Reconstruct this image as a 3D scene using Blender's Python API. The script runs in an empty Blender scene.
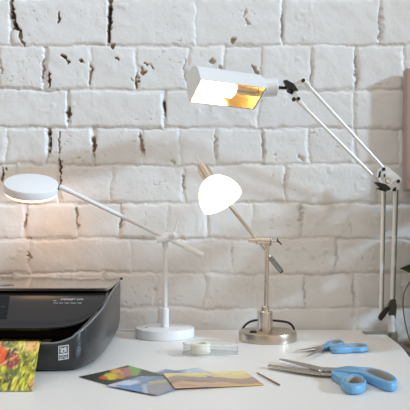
import bpy, bmesh, math, random
import numpy as np
from mathutils import Vector, Matrix, Quaternion
random.seed(7)
S = bpy.context.scene
COL = S.collection
PI = math.pi
# ------------------------------------------------------------------ camera geometry
CH, CD, F = 0.25, 1.675, 650.0      # eye height above the desk, distance to the wall, focal length in px
PX, PY = 205.0, 232.0

def P(px, py, d):                    # point at depth d
    return Vector(((px-PX)/F*d, d-CD, CH-(py-PY)/F*d))
def U(px, py, z=0.0):                # point on a horizontal plane
    return P(px, py, (CH-z)*F/(py-PY))
def lin(c):
    return tuple(((v/255.0)/12.92 if v/255.0 <= .04045 else ((v/255.0+.055)/1.055)**2.4) for v in c)

# ------------------------------------------------------------------ materials
def mat(name, rgb, rough=.5, metal=0.0, var=.04, scale=30., bump=0.0, bscale=200., coat=0.0, spec=.5, aniso=None, stretch=None):
    m = bpy.data.materials.new(name); m.use_nodes = True
    nt = m.node_tree; N = nt.nodes; L = nt.links
    b = N['Principled BSDF']
    c = lin(rgb)
    tc = N.new('ShaderNodeTexCoord'); no = N.new('ShaderNodeTexNoise')
    no.inputs['Scale'].default_value = scale; no.inputs['Detail'].default_value = 4
    if stretch:
        mp = N.new('ShaderNodeMapping'); mp.inputs['Scale'].default_value = stretch
        L.new(tc.outputs['Object'], mp.inputs['Vector']); L.new(mp.outputs[0], no.inputs['Vector'])
    else:
        L.new(tc.outputs['Object'], no.inputs['Vector'])
    mx = N.new('ShaderNodeMix'); mx.data_type = 'RGBA'
    mx.inputs[6].default_value = (*[v*(1-var) for v in c], 1)
    mx.inputs[7].default_value = (*[min(1, v*(1+var)) for v in c], 1)
    L.new(no.outputs['Fac'], mx.inputs[0]); L.new(mx.outputs[2], b.inputs['Base Color'])
    b.inputs['Roughness'].default_value = rough; b.inputs['Metallic'].default_value = metal
    b.inputs['Specular IOR Level'].default_value = spec
    b.inputs['Coat Weight'].default_value = coat
    b.inputs['Coat Roughness'].default_value = .05
    if bump:
        n2 = N.new('ShaderNodeTexNoise'); n2.inputs['Scale'].default_value = bscale
        if stretch: L.new(mp.outputs[0], n2.inputs['Vector'])
        else: L.new(tc.outputs['Object'], n2.inputs['Vector'])
        bp = N.new('ShaderNodeBump'); bp.inputs['Strength'].default_value = bump; bp.inputs['Distance'].default_value = .001
        L.new(n2.outputs['Fac'], bp.inputs['Height']); L.new(bp.outputs[0], b.inputs['Normal'])
    return m
def glow(name, rgb, strength, base=(250, 248, 242)):
    m = mat(name, base, .4)
    b = m.node_tree.nodes['Principled BSDF']
    b.inputs['Emission Color'].default_value = (*lin(rgb), 1)
    b.inputs['Emission Strength'].default_value = strength
    return m
def attr_mat(name, rough=.3, coat=0.3, attr='Col'):
    m = bpy.data.materials.new(name); m.use_nodes = True
    nt = m.node_tree; b = nt.nodes['Principled BSDF']
    a = nt.nodes.new('ShaderNodeAttribute'); a.attribute_name = attr
    nt.links.new(a.outputs['Color'], b.inputs['Base Color'])
    b.inputs['Roughness'].default_value = rough; b.inputs['Coat Weight'].default_value = coat
    b.inputs['Coat Roughness'].default_value = .15
    return m
def clear_mat(name, tint=(251, 252, 252)):
    m = bpy.data.materials.new(name); m.use_nodes = True
    nt = m.node_tree; N = nt.nodes; L = nt.links; N.clear()
    out = N.new('ShaderNodeOutputMaterial'); mx = N.new('ShaderNodeMixShader')
    t = N.new('ShaderNodeBsdfTransparent'); t.inputs[0].default_value = (*lin(tint), 1)
    g = N.new('ShaderNodeBsdfGlossy'); g.inputs['Roughness'].default_value = .06
    lw = N.new('ShaderNodeLayerWeight'); lw.inputs['Blend'].default_value = .5
    pw = N.new('ShaderNodeMath'); pw.operation = 'POWER'; pw.inputs[1].default_value = 4
    ml = N.new('ShaderNodeMath'); ml.operation = 'MULTIPLY_ADD'; ml.inputs[1].default_value = .4; ml.inputs[2].default_value = .025
    L.new(lw.outputs['Facing'], pw.inputs[0]); L.new(pw.outputs[0], ml.inputs[0])
    no = N.new('ShaderNodeTexNoise'); no.inputs['Scale'].default_value = 60
    bp = N.new('ShaderNodeBump'); bp.inputs['Strength'].default_value = .15; bp.inputs['Distance'].default_value = .002
    L.new(no.outputs['Fac'], bp.inputs['Height']); L.new(bp.outputs[0], g.inputs['Normal'])
    L.new(ml.outputs[0], mx.inputs[0]); L.new(t.outputs[0], mx.inputs[1]); L.new(g.outputs[0], mx.inputs[2])
    df = N.new('ShaderNodeBsdfDiffuse'); df.inputs[0].default_value = (.9, .9, .9, 1)
    m3 = N.new('ShaderNodeMixShader'); m3.inputs[0].default_value = .10
    L.new(mx.outputs[0], m3.inputs[1]); L.new(df.outputs[0], m3.inputs[2]); L.new(m3.outputs[0], out.inputs[0])
    return m

M = {}
M['white_paint'] = mat('white_enamel', (232, 232, 233), .35, var=.015, scale=60)
M['desk'] = mat('white_laminate', (236, 234, 231), .38, var=.012, scale=9, bump=.03, bscale=300)
M['nickel'] = mat('brushed_nickel', (222, 211, 198), .26, 1.0, var=.05, scale=40, bump=.06, bscale=60, stretch=(1, 1, 30))
M['nickel_base'] = mat('brushed_nickel_base', (205, 192, 176), .3, 1.0, var=.05, scale=40, bump=.08, bscale=40, stretch=(1, 1, 25))
M['steel'] = mat('blade_steel', (190, 184, 178), .32, 1.0, var=.05, scale=80)
M['chrome'] = mat('chrome', (215, 215, 215), .12, 1.0, var=.03)
M['dark_chrome'] = mat('dark_chrome', (150, 150, 146), .14, 1.0, var=.03)
M['black'] = mat('black_plastic', (22, 22, 23), .35, var=.05)
M['rubber'] = mat('black_rubber', (26, 25, 25), .55, var=.05)
M['grey_metal'] = mat('grey_metal', (146, 146, 138), .4, .6, var=.06)
M['dark_metal'] = mat('dark_grey_metal', (72, 76, 70), .4, .4, var=.06)
M['rod_grey'] = mat('rod_grey', (128, 136, 132), .4, .5, var=.08, scale=80)
M['silver_paint'] = mat('silver_paint', (228, 229, 230), .35, .25, var=.02)
M['alu'] = mat('white_tube', (238, 238, 236), .3, .1, var=.02)
M['gold'] = mat('gold_reflector', (250, 233, 200), .3, 1.0, var=.08, scale=25, bump=.25, bscale=90, stretch=(6, 1, 1))
M['piano_black'] = mat('gloss_black', (16, 13, 12), .07, var=.05, spec=1.0, coat=1.0)
M['panel_black'] = mat('satin_black_panel', (36, 33, 33), .3, var=.04, spec=.4)
M['body_grey'] = mat('charcoal_plastic', (44, 44, 46), .3, var=.05, scale=300, bump=.04, bscale=900)
M['rim_highlight'] = mat('rim_highlight_grey', (112, 114, 118), .2, var=.03)  # paler than the body, to paint in the highlight on the rim
M['cavity'] = mat('cavity_black', (10, 10, 10), .6, var=.05)
M['screen'] = mat('screen_glass', (16, 20, 24), .3, var=.03, spec=.15)
M['ink'] = mat('pale_print', (200, 200, 200), .5, var=.02)
M['logo'] = mat('logo_grey', (70, 58, 50), .4, var=.03)
M['blue'] = mat('blue_handle', (112, 172, 216), .38, var=.03, scale=40)
M['grip'] = mat('grey_grip', (160, 155, 150), .6, var=.04, scale=60)
M['clear'] = clear_mat('clear_plastic')
M['edge_highlight'] = mat('edge_highlight_white', (226, 226, 224), .15, var=.02)  # whitish colour stands for highlights on the clear plastic edges
M['tape'] = mat('tape_roll', (243, 237, 220), .5, var=.02)
M['core'] = mat('tape_core', (240, 234, 214), .7, var=.03)
M['wood'] = mat('stick_wood', (140, 112, 84), .7, var=.1, scale=200)
M['frame_wood'] = mat('frame_wood', (176, 150, 138), .5, var=.1, scale=20, stretch=(8, 8, .6))
M['frame_panel'] = mat('frame_panel', (160, 136, 124), .6, var=.06, scale=12, stretch=(8, 8, .6))
M['planter'] = mat('planter_stone', (132, 122, 110), .8, var=.08, scale=40, bump=.2, bscale=120)
M['soil'] = mat('soil', (92, 82, 72), .95, var=.25, scale=90, bump=.8, bscale=160)
M['leaf'] = mat('leaf_green', (66, 92, 44), .4, var=.15, scale=60)
M['stem'] = mat('stem_green', (120, 120, 84), .6, var=.1)
M['floor'] = mat('floor_wood', (150, 125, 100), .5, var=.12, scale=6, stretch=(1, 8, 1))
M['print'] = attr_mat('glossy_photo', .28, .4)
M['sticker'] = attr_mat('sticker_print', .5, 0)
M['shade_glow'] = glow('lit_milk_glass', (255, 244, 228), 1.5)
M['tube_glow'] = glow('lit_tube', (255, 236, 206), 9)
M['disc_glow'] = glow('lit_diffuser', (255, 192, 136), 6.4)

# ------------------------------------------------------------------ mesh helpers
def root_loc(o):
    while o.parent: o = o.parent
    return o.location.copy()
def obj(name, bm, m, parent=None, smooth=40, bevel=0, loc=None, bseg=2):
    me = bpy.data.meshes.new(name)
    off = root_loc(parent) if parent else (Vector(loc) if loc is not None else Vector((0, 0, 0)))
    bmesh.ops.translate(bm, verts=bm.verts, vec=-off)
    bmesh.ops.recalc_face_normals(bm, faces=bm.faces)
    bm.to_mesh(me); bm.free()
    o = bpy.data.objects.new(name, me); COL.objects.link(o)
    if parent: o.parent = parent
    else: o.location = off
    me.materials.append(m)
    if smooth:
        for p in me.polygons: p.use_smooth = True
        me.set_sharp_from_angle(angle=math.radians(smooth))
    if bevel:
        md = o.modifiers.new('bevel', 'BEVEL'); md.width = bevel; md.segments = bseg
        md.limit_method = 'ANGLE'; md.angle_limit = math.radians(40)
    return o
def thing(name, label, cat, loc, group=None):
    o = bpy.data.objects.new(name, None); COL.objects.link(o)
    o.location = loc; o.empty_display_size = .02
    return tag(o, label, cat, group)
def tag(o, label, cat, group=None):
    o['label'] = label; o['category'] = cat
    if group: o['group'] = group
    return o
def NB(): return bmesh.new()
def tube(bm, pts, r, n=16, cap=True, closed=False):
    pts = [Vector(p) for p in pts]
    rs = r if isinstance(r, (list, tuple)) else [r]*len(pts)
    t0 = (pts[1]-pts[0]).normalized()
    up = Vector((0, 0, 1)) if abs(t0.z) < .9 else Vector((1, 0, 0))
    nrm = (up - t0*up.dot(t0)).normalized()
    rings = []
    for i, p in enumerate(pts):
        if i == 0: t = pts[1]-pts[0]
        elif i == len(pts)-1: t = pts[-1]-pts[-2]
        else: t = (pts[i+1]-pts[i]).normalized()+(pts[i]-pts[i-1]).normalized()
        t.normalize()
        nrm = (nrm - t*nrm.dot(t)).normalized(); bn = t.cross(nrm)
        rings.append([bm.verts.new(p+(nrm*math.cos(2*PI*k/n)+bn*math.sin(2*PI*k/n))*rs[i]) for k in range(n)])
    for a, b in zip(rings, rings[1:]):
        for k in range(n): bm.faces.new((a[k], a[(k+1) % n], b[(k+1) % n], b[k]))
    if cap:
        bm.faces.new(rings[0][::-1]); bm.faces.new(rings[-1])
def rod(bm, a, b, r, n=18, ch=None):   # a cylinder with chamfered ends
    a, b = Vector(a), Vector(b); L = (b-a).length; t = (b-a)/L
    c = ch if ch is not None else min(r*.2, L*.2)
    tube(bm, [a, a+t*c, b-t*c, b], [r-c, r, r, r-c], n)
def frame_of(axis, ref=Vector((0, 0, 1))):
    z = Vector(axis).normalized()
    if abs(z.dot(ref)) > .98: ref = Vector((1, 0, 0))
    x = (ref - z*ref.dot(z)).normalized(); y = z.cross(x)
    return Matrix((x, y, z)).transposed()
def lathe(bm, prof, n=48, origin=(0, 0, 0), axis=(0, 0, 1), closed=False):
    R = frame_of(axis); o = Vector(origin); rings = []
    for r, z in prof:
        if r < 1e-6: rings.append([bm.verts.new(o+R@Vector((0, 0, z)))])
        else: rings.append([bm.verts.new(o+R@Vector((r*math.cos(2*PI*k/n), r*math.sin(2*PI*k/n), z))) for k in range(n)])
    pairs = list(zip(rings, rings[1:]))
    if closed: pairs.append((rings[-1], rings[0]))
    for a, b in pairs:
        for k in range(n):
            k2 = (k+1) % n
            if len(a) == 1 and len(b) == 1: continue
            if len(a) == 1: bm.faces.new((a[0], b[k2], b[k]))
            elif len(b) == 1: bm.faces.new((a[k], a[k2], b[0]))
            else: bm.faces.new((a[k], a[k2], b[k2], b[k]))
def box(bm, c, s, R=None):
    R = R or Matrix.Identity(3); c = Vector(c); v = []
    for x in (-1, 1):
        for y in (-1, 1):
            for z in (-1, 1): v.append(bm.verts.new(c+R@Vector((x*s[0]/2, y*s[1]/2, z*s[2]/2))))
    for f in ((0, 1, 3, 2), (4, 6, 7, 5), (0, 4, 5, 1), (2, 3, 7, 6), (0, 2, 6, 4), (1, 5, 7, 3)): bm.faces.new([v[i] for i in f])
def prism(bm, pts, vec):               # pts: planar loop of Vectors, extruded by vec
    a = [bm.verts.new(Vector(p)) for p in pts]; b = [bm.verts.new(Vector(p)+Vector(vec)) for p in pts]
    n = len(pts); bm.faces.new(a[::-1]); bm.faces.new(b)
    for k in range(n): bm.faces.new((a[k], a[(k+1) % n], b[(k+1) % n], b[k]))
def catmull(pts, n=8, closed=True):
    pts = [Vector(p) for p in pts]; out = []; m = len(pts)
    rng = range(m) if closed else range(m-1)
    for i in rng:
        if closed: p0, p1, p2, p3 = pts[i-1], pts[i], pts[(i+1) % m], pts[(i+2) % m]
        else: p0, p1, p2, p3 = pts[max(i-1, 0)], pts[i], pts[i+1], pts[min(i+2, m-1)]
        for k in range(n):
            t = k/n
            out.append(.5*((2*p1)+(p2-p0)*t+(2*p0-5*p1+4*p2-p3)*t*t+(3*p1-p0-3*p2+p3)*t**3))
    if not closed: out.append(pts[-1])
    return out
def polar(loop, c, n):                 # resample a loop by angle around c
    out = []
    m = len(loop)
    for k in range(n):
        a = 2*PI*k/n; dx, dy = math.cos(a), math.sin(a); best = None
        for i in range(m):
            p, q = loop[i]-c, loop[(i+1) % m]-c
            ex, ey = q.x-p.x, q.y-p.y
            det = dx*(-ey)+dy*ex
            if abs(det) < 1e-12: continue
            t = (p.x*(-ey)+p.y*ex)/det; s = (dx*p.y-dy*p.x)/det
            if -1e-6 <= s <= 1+1e-6 and t > 0 and (best is None or t > best): best = t
        out.append(Vector((c.x+dx*(best or .001), c.y+dy*(best or .001), 0)))
    return out
def ring_solid(bm, outer, inner, z0, z1, bev=.002):
    n = len(outer); L = []
    def lp(pts, z): return [bm.verts.new((p.x, p.y, z)) for p in pts]
    def mixp(a, b, w):
        r = []
        for p, q in zip(a, b):
            d = (q-p); l = d.length; r.append(p+d*min(.45, w/max(l, 1e-6)))
        return r
    o2, i2 = mixp(outer, inner, bev), mixp(inner, outer, bev)
    L = [lp(o2, z0), lp(outer, z0+bev), lp(outer, z1-bev), lp(o2, z1), lp(i2, z1), lp(inner, z1-bev), lp(inner, z0+bev), lp(i2, z0)]
    for a, b in zip(L, L[1:]+L[:1]):
        for k in range(n): bm.faces.new((a[k], a[(k+1) % n], b[(k+1) % n], b[k]))
def text_mesh(s, size, Mx, depth=.0003, align='LEFT'):
    cu = bpy.data.curves.new('lettering', 'FONT'); cu.body = s; cu.size = size; cu.extrude = depth; cu.align_x = align
    cu.resolution_u = 2
    to = bpy.data.objects.new('lettering', cu); COL.objects.link(to)
    dg = bpy.context.evaluated_depsgraph_get()
    me = bpy.data.meshes.new_from_object(to.evaluated_get(dg))
    bm = NB(); bm.from_mesh(me); bmesh.ops.transform(bm, matrix=Mx, verts=bm.verts)
    bpy.data.objects.remove(to); bpy.data.curves.remove(cu); bpy.data.meshes.remove(me)
    return bm

# ------------------------------------------------------------------ noise in numpy
def vnoise(x, z, cell, seed):
    rng = np.random.default_rng(seed); T = rng.random((256, 256))
    u, v = x/cell, z/cell
    iu, iv = np.floor(u).astype(int), np.floor(v).astype(int)
    fu, fv = u-iu, v-iv
    fu, fv = fu*fu*(3-2*fu), fv*fv*(3-2*fv)
    g = lambda a, b: T[a % 256, b % 256]
    return (g(iu, iv)*(1-fu)+g(iu+1, iv)*fu)*(1-fv)+(g(iu, iv+1)*(1-fu)+g(iu+1, iv+1)*fu)*fv-.5

# ------------------------------------------------------------------ the brick wall (one mesh; bricks are its relief)
def build_wall():
    k = CD/F
    fine = .0019
    xs = np.concatenate([np.linspace(-1.9, -.72, 60, endpoint=False), np.arange(-.72, .72, fine), np.linspace(.72, 1.9, 60)])
    zs = np.concatenate([np.linspace(-.74, -.06, 40, endpoint=False), np.arange(-.06, .89, fine), np.linspace(.89, 1.8, 50)])
    X, Z = np.meshgrid(xs, zs)
    # photo-space coordinates of the courses, in wall pixels
    wx = X/k+PX; wy = PY-(Z-CH)/k
    wx = wx+vnoise(X, Z, .06, 1)*4.5+vnoise(X, Z, .014, 2)*2.0+vnoise(X, Z, .0065, 31)*1.3
    wy = wy+vnoise(X, Z, .10, 3)*3.2+vnoise(X, Z, .016, 4)*1.9+vnoise(X, Z, .0065, 32)*1.2
    rows = [-3, 45.5, 89.5, 128, 165, 203.5, 239, 273.5, 308, 343]
    joints = [[11, 108, 195, 282, 380], [45, 91, 137, 188, 225, 262, 312, 357, 403], [67, 163, 259, 355],
              [5, 47, 92, 141, 180, 216, 264, 309, 355, 400], [18, 60, 113, 184, 285, 380], [25, 76, 122, 168, 206, 254, 300, 350, 395],
              [30, 130, 232, 335], [60, 105, 155, 205, 256, 304, 356, 404], [63, 160, 256, 355]]
    strong = {(0, 0): 1.5, (0, 1): 2., (1, 0): 1.7, (2, 0): 1.5, (2, 1): 1.4, (3, 1): 2., (3, 2): 1.3, (4, 1): 1.5, (1, 7): 1.2, (0, 3): 1., (0, 2): .15, (5, 3): .3, (3, 4): .3}
    rows_all = list(rows); j_all = [list(j) for j in joints]
    while rows_all[0] > -420:
        rows_all.insert(0, rows_all[0]-38); j_all.insert(0, [17+97*i if len(rows_all) % 2 else 40+48*i for i in range(5)])
    n_above = len(j_all)-len(joints)
    while rows_all[-1] < 700:
        rows_all.append(rows_all[-1]+36); j_all.append([30+97*i if len(rows_all) % 2 else 20+48*i for i in range(5)])
    for j in j_all:
        step = 97 if (j[1]-j[0]) > 70 else 47
        while j[0] > -620: j.insert(0, j[0]-step)
        while j[-1] < 1020: j.append(j[-1]+step)
    ra = np.array(rows_all)
    ri = np.clip(np.searchsorted(ra, wy)-1, 0, len(ra)-2)
    dtop, dbot = wy-ra[ri], ra[ri+1]-wy
    dv = np.full(X.shape, 1e3); vs = np.ones(X.shape); off = np.zeros(X.shape); tx = np.zeros(X.shape)
    rng = np.random.default_rng(11)
    for r, j in enumerate(j_all):
        msk = ri == r
        if not msk.any(): continue
        ja = np.array(j, float); x = wx[msk]
        idx = np.clip(np.searchsorted(ja, x), 1, len(ja)-1)
        dl, dr = x-ja[idx-1], ja[idx]-x
        near = np.where(dl < dr, idx-1, idx)
        st = rng.uniform(.2, .75, len(ja))
        if 0 <= r-n_above < len(joints):
            base = joints[r-n_above]; k0 = j.index(base[0])
            for (rr, jj), v in strong.items():
                if rr == r-n_above: st[k0+jj] = v
        o = rng.uniform(-.0016, .0016, len(ja)); sl = rng.uniform(-.0018, .0018, len(ja))
        w = ja[idx]-ja[idx-1]
        dv[msk] = np.minimum(np.abs(dl), np.abs(dr)); vs[msk] = st[near]
        off[msk] = o[idx]; tx[msk] = sl[idx]*(dl/w-.5)*2
    dh = np.minimum(np.abs(dtop), np.abs(dbot))
    hs = .85+vnoise(X, Z, .09, 5)*.7+vnoise(X, Z, .03, 15)*.4
    wj = 2.7+vnoise(X, Z, .05, 6)*1.4
    gv = np.exp(-(dv/(wj*.78))**3)*vs*(1+vnoise(X, Z, .03, 16)*.6); gh = np.exp(-(dh/(wj*.72))**3)*np.clip(hs, .15, 1.6)*.72
    g = np.maximum(gv, gh)
    # rounded shoulder of every brick, mortar recess
    Y = off+tx
    Y = Y-.0040*g*np.clip(1.05-(wy-200)/380., .6, 1.1) - .0007*np.exp(-(np.minimum(dv, dh)/5.)**2)
    Y += vnoise(X, Z, .06, 7)*.0020+vnoise(X, Z, .024, 8)*.0014+vnoise(X, Z, .011, 9)*.0007*(.5+np.clip(vnoise(X, Z, .10, 33)*3, -.3, 1.2))+vnoise(X, Z, .0052, 10)*.00035
    lump = np.clip(vnoise(X, Z, .017, 12)-.22, 0, 1)*.006*np.clip(vnoise(X, Z, .12, 13)*3+.1, 0, 1)
    Y += lump
    pit = np.clip(vnoise(X, Z, .007, 14)-.34, 0, 1)*np.clip(vnoise(X, Z, .09, 17)*4-.5, 0, 1)
    Y -= pit*.014
    dirt = np.clip(pit*1.2, 0, .2)
    # cracks and chipped holes: px, py, half length, half width, lean (px per px), depth m, dirt
    cr = [(12.5, 12, 18, 2.2, .08, .018, 1.), (16, 26, 10, 2.0, .55, .016, 1.), (21, 38, 9, 1.5, .55, .009, .7), (59, 18, 7, 1.6, 0, .012, .9),
          (108.5, 18, 23, 2.6, -.02, .020, 1.), (108, 36, 9, 3.4, .1, .016, .9), (49, 79, 9, 1.7, 0, .012, .9), (43, 70, 13, 1.7, 0, .008, .35), (90.5, 74, 12, 1.6, 0, .008, .4),
          (62, 56, 5, 3.6, 1.4, .013, .9), (67, 60, 3.5, 2.4, 1.0, .013, 1.), (81, 61, 3.4, 2, .6, .010, .8), (118, 58, 4, 2, .9, .012, .9), (113, 47, 3, 2.5, .3, .009, .6),
          (67.5, 113, 10, 2.0, .03, .013, .75), (163.5, 108, 11, 1.9, .08, .013, .8), (49, 141, 12, 2.2, .03, .020, 1.), (50, 132, 4, 3.4, .5, .011, .9), (60, 143, 12, 1.2, 0, .008, .4),
          (93, 147, 11, 2.0, .06, .011, .65), (141, 144, 12, 1.6, .1, .008, .45), (61, 166, 9, 1.8, 0, .015, .9), (61, 181, 10, 1.2, 0, .012, .9), (3, 176, 8, .9, .1, .009, .9), (6, 171, 3, 1.8, .8, .009, .8),
          (25, 222, 9, 1.6, 0, .011, .6), (76, 218, 13, 1.7, .05, .010, .5), (122, 222, 9, 1.4, .03, .007, .35), (30, 258, 9, 1.4, .0, .008, .5), (29, 238, 3, 4, 1.5, .007, .4),
          (137, 78, 9, 1.5, 0, .010, .7), (142, 70, 5, 2.2, .5, .010, .6), (150, 66, 4, 2, .8, .009, .5), (145, 63, 3, 2, 1.2, .009, .5), (186, 72, 16, 1.5, .05, .006, .1), (1, 68, 8, 1.2, .2, .006, .2),
          (216, 148, 13, 2.4, 0, .008, .06), (264, 146, 14, 2.2, 0, .007, .1), (282, 26, 16, 2.2, 0, .009, .12), (380, 24, 20, 2.6, .02, .008, .06), (357, 72, 17, 2.4, 0, .008, .1), (312, 74, 14, 2.0, 0, .006, .05),
          (235, 40, 4, 5, 1.2, .010, .35), (222, 66, 4, 4, 1., .009, .3), (255, 70, 7, 2.4, .5, .009, .3), (212, 60, 4, 5, 1.6, .009, .3), (244, 14, 5, 2, -.4, .007, .1), (247, 22, 4, 2, .8, .007, .1),
          (300, 158, 6, 5, 1.3, .009, .12), (200, 168, 4, 5, 1.4, .006, .1), (184, 182, 11, 1.5, .1, .006, .2), (173, 160, 4, 5, 1.6, .007, .15), (300, 218, 11, 1.8, 0, .006, .1), (335, 258, 12, 2.0, 0, .006, .05),
          (304, 290, 12, 1.5, 0, .006, .1), (355, 292, 11, 1.6, 0, .006, .1), (284, 185, 14, 1.5, 0, .005, .06), (135, 80, 6, 1.0, 1.5, .005, .3), (232, 256, 10, 1.4, 0, .005, .06)]
    wob1 = vnoise(X, Z, .008, 41)*2.2+vnoise(X, Z, .0045, 43)*1.6; wob2 = vnoise(X, Z, .008, 42)*2.6
    for (cx, cy, hl, hw, ln, dp, dt) in cr:
        if ln > .75 or hw > 2.9: hl, hw = hl*.8, hw*.62
        hw *= .8; dt *= .9 if cy < 200 else .45
        ux, uy = ln, 1.0; l = math.hypot(ux, uy); ux, uy = ux/l, uy/l
        sx, sy = wx-cx+wob1, wy-cy+wob2
        a = (sx*ux+sy*uy)/hl; b = (sx*uy-sy*ux)/hw
        e = np.clip(1-(np.abs(a)**2.4+np.abs(b)**2*.8), 0, 1)
        e = np.clip(e*(.95+1.9*vnoise(X, Z, .007, int(cx*7+cy))), 0, 1)
        s = np.sqrt(e)
        Y -= dp*s; dirt = np.maximum(dirt, dt*np.clip(e*2.4-.15, 0, 1))
    # grime that sits in the beds
    dirt = np.maximum(dirt, .20*np.clip(np.exp(-((dbot+1)/2.6)**2)+np.exp(-((dtop+1)/2.0)**2)*.4, 0, 1)*np.clip(vnoise(X, Z, .05, 21)*2+.5, 0, 1))
    Y = np.maximum(Y, -.028)
    nz, nx = X.shape
    co = np.stack([X.ravel(), -Y.ravel(), Z.ravel()], 1).astype(np.float32)
    i = np.arange(nz*nx).reshape(nz, nx)
    q = np.stack([i[:-1, :-1], i[:-1, 1:], i[1:, 1:], i[1:, :-1]], -1).reshape(-1, 4).astype(np.int32)
    me = bpy.data.meshes.new('wall_back')
    me.vertices.add(len(co)); me.vertices.foreach_set('co', co.ravel())
    me.loops.add(q.size); me.loops.foreach_set('vertex_index', q.ravel())
    me.polygons.add(len(q)); me.polygons.foreach_set('loop_start', np.arange(0, q.size, 4, dtype=np.int32))
    me.polygons.foreach_set('use_smooth', np.ones(len(q), bool))
    me.update(calc_edges=True); me.validate()
    at = me.attributes.new('dirt', 'FLOAT', 'POINT'); at.data.foreach_set('value', dirt.ravel().astype(np.float32))
    o = bpy.data.objects.new('wall_back', me); COL.objects.link(o); o['kind'] = 'structure'
    m = bpy.data.materials.new('painted_brick'); m.use_nodes = True
    nt = m.node_tree; N = nt.nodes; L = nt.links; b = N['Principled BSDF']
    a = N.new('ShaderNodeAttribute'); a.attribute_name = 'dirt'
    tc = N.new('ShaderNodeTexCoord'); no = N.new('ShaderNodeTexNoise'); no.inputs['Scale'].default_value = 14; no.inputs['Detail'].default_value = 6
    L.new(tc.outputs['Object'], no.inputs['Vector'])
    m1 = N.new('ShaderNodeMix'); m1.data_type = 'RGBA'
    m1.inputs[6].default_value = (*lin((222, 221, 219)), 1); m1.inputs[7].default_value = (*lin((232, 232, 232)), 1)
    L.new(no.outputs['Fac'], m1.inputs[0])
    cr1 = N.new('ShaderNodeValToRGB'); e = cr1.color_ramp.elements
    e[0].position = 0; e[0].color = (1, 1, 1, 1); e[1].position = 1; e[1].color = (*lin((52, 38, 30)), 1)
    k2 = e.new(.3); k2.color = (*lin((206, 186, 164)), 1)
    L.new(a.outputs['Fac'], cr1.inputs[0])
    m2 = N.new('ShaderNodeMix'); m2.data_type = 'RGBA'; m2.blend_type = 'MULTIPLY'; m2.inputs[0].default_value = 1
    L.new(m1.outputs[2], m2.inputs[6]); L.new(cr1.outputs[0], m2.inputs[7]); L.new(m2.outputs[2], b.inputs['Base Color'])
    b.inputs['Roughness'].default_value = .5
    n2 = N.new('ShaderNodeTexNoise'); n2.inputs['Scale'].default_value = 160; n2.inputs['Detail'].default_value = 5
    L.new(tc.outputs['Object'], n2.inputs['Vector'])
    bp = N.new('ShaderNodeBump'); bp.inputs['Strength'].default_value = .15; bp.inputs['Distance'].default_value = .002
    L.new(n2.outputs['Fac'], bp.inputs['Height']); L.new(bp.outputs[0], b.inputs['Normal'])
    me.materials.append(m)
build_wall()

# ------------------------------------------------------------------ floor and desk
FZ = -.74
bm = NB(); box(bm, (0, -1.6, FZ-.02), (3.8, 3.3, .04)); fl = obj('floor', bm, M['floor'], smooth=0); fl['kind'] = 'structure'
desk = thing('desk', 'white laminate desk with a rounded right corner, carrying the printer and lamps', 'desk', (-.2, -.45, FZ))
edge = [(.425, 1.658), (.436, 1.625), (.4405, 1.578), (.435, 1.47), (.425, 1.389), (.412, 1.31), (.405, 1.22), (.402, 1.1)]
e3 = catmull([Vector((x, d-CD, 0)) for x, d in edge], 6, closed=False)
loop = [Vector((-.85, -.012, 0))]+[Vector((.40, -.012, 0))]+e3+[Vector((.402, -.80, 0)), Vector((-.85, -.80, 0))]
bm = NB(); prism(bm, [p+Vector((0, 0, -.026)) for p in loop], (0, 0, .026))
obj('tabletop', bm, M['desk'], desk, smooth=30, bevel=.0025)
for x in (-.80, .34):
    for y in (-.075, -.74):
        bm = NB(); box(bm, (x, y, (FZ-.026)/2), (.045, .045, -FZ-.026)); obj('leg', bm, M['white_paint'], desk, smooth=0, bevel=.002)

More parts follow.
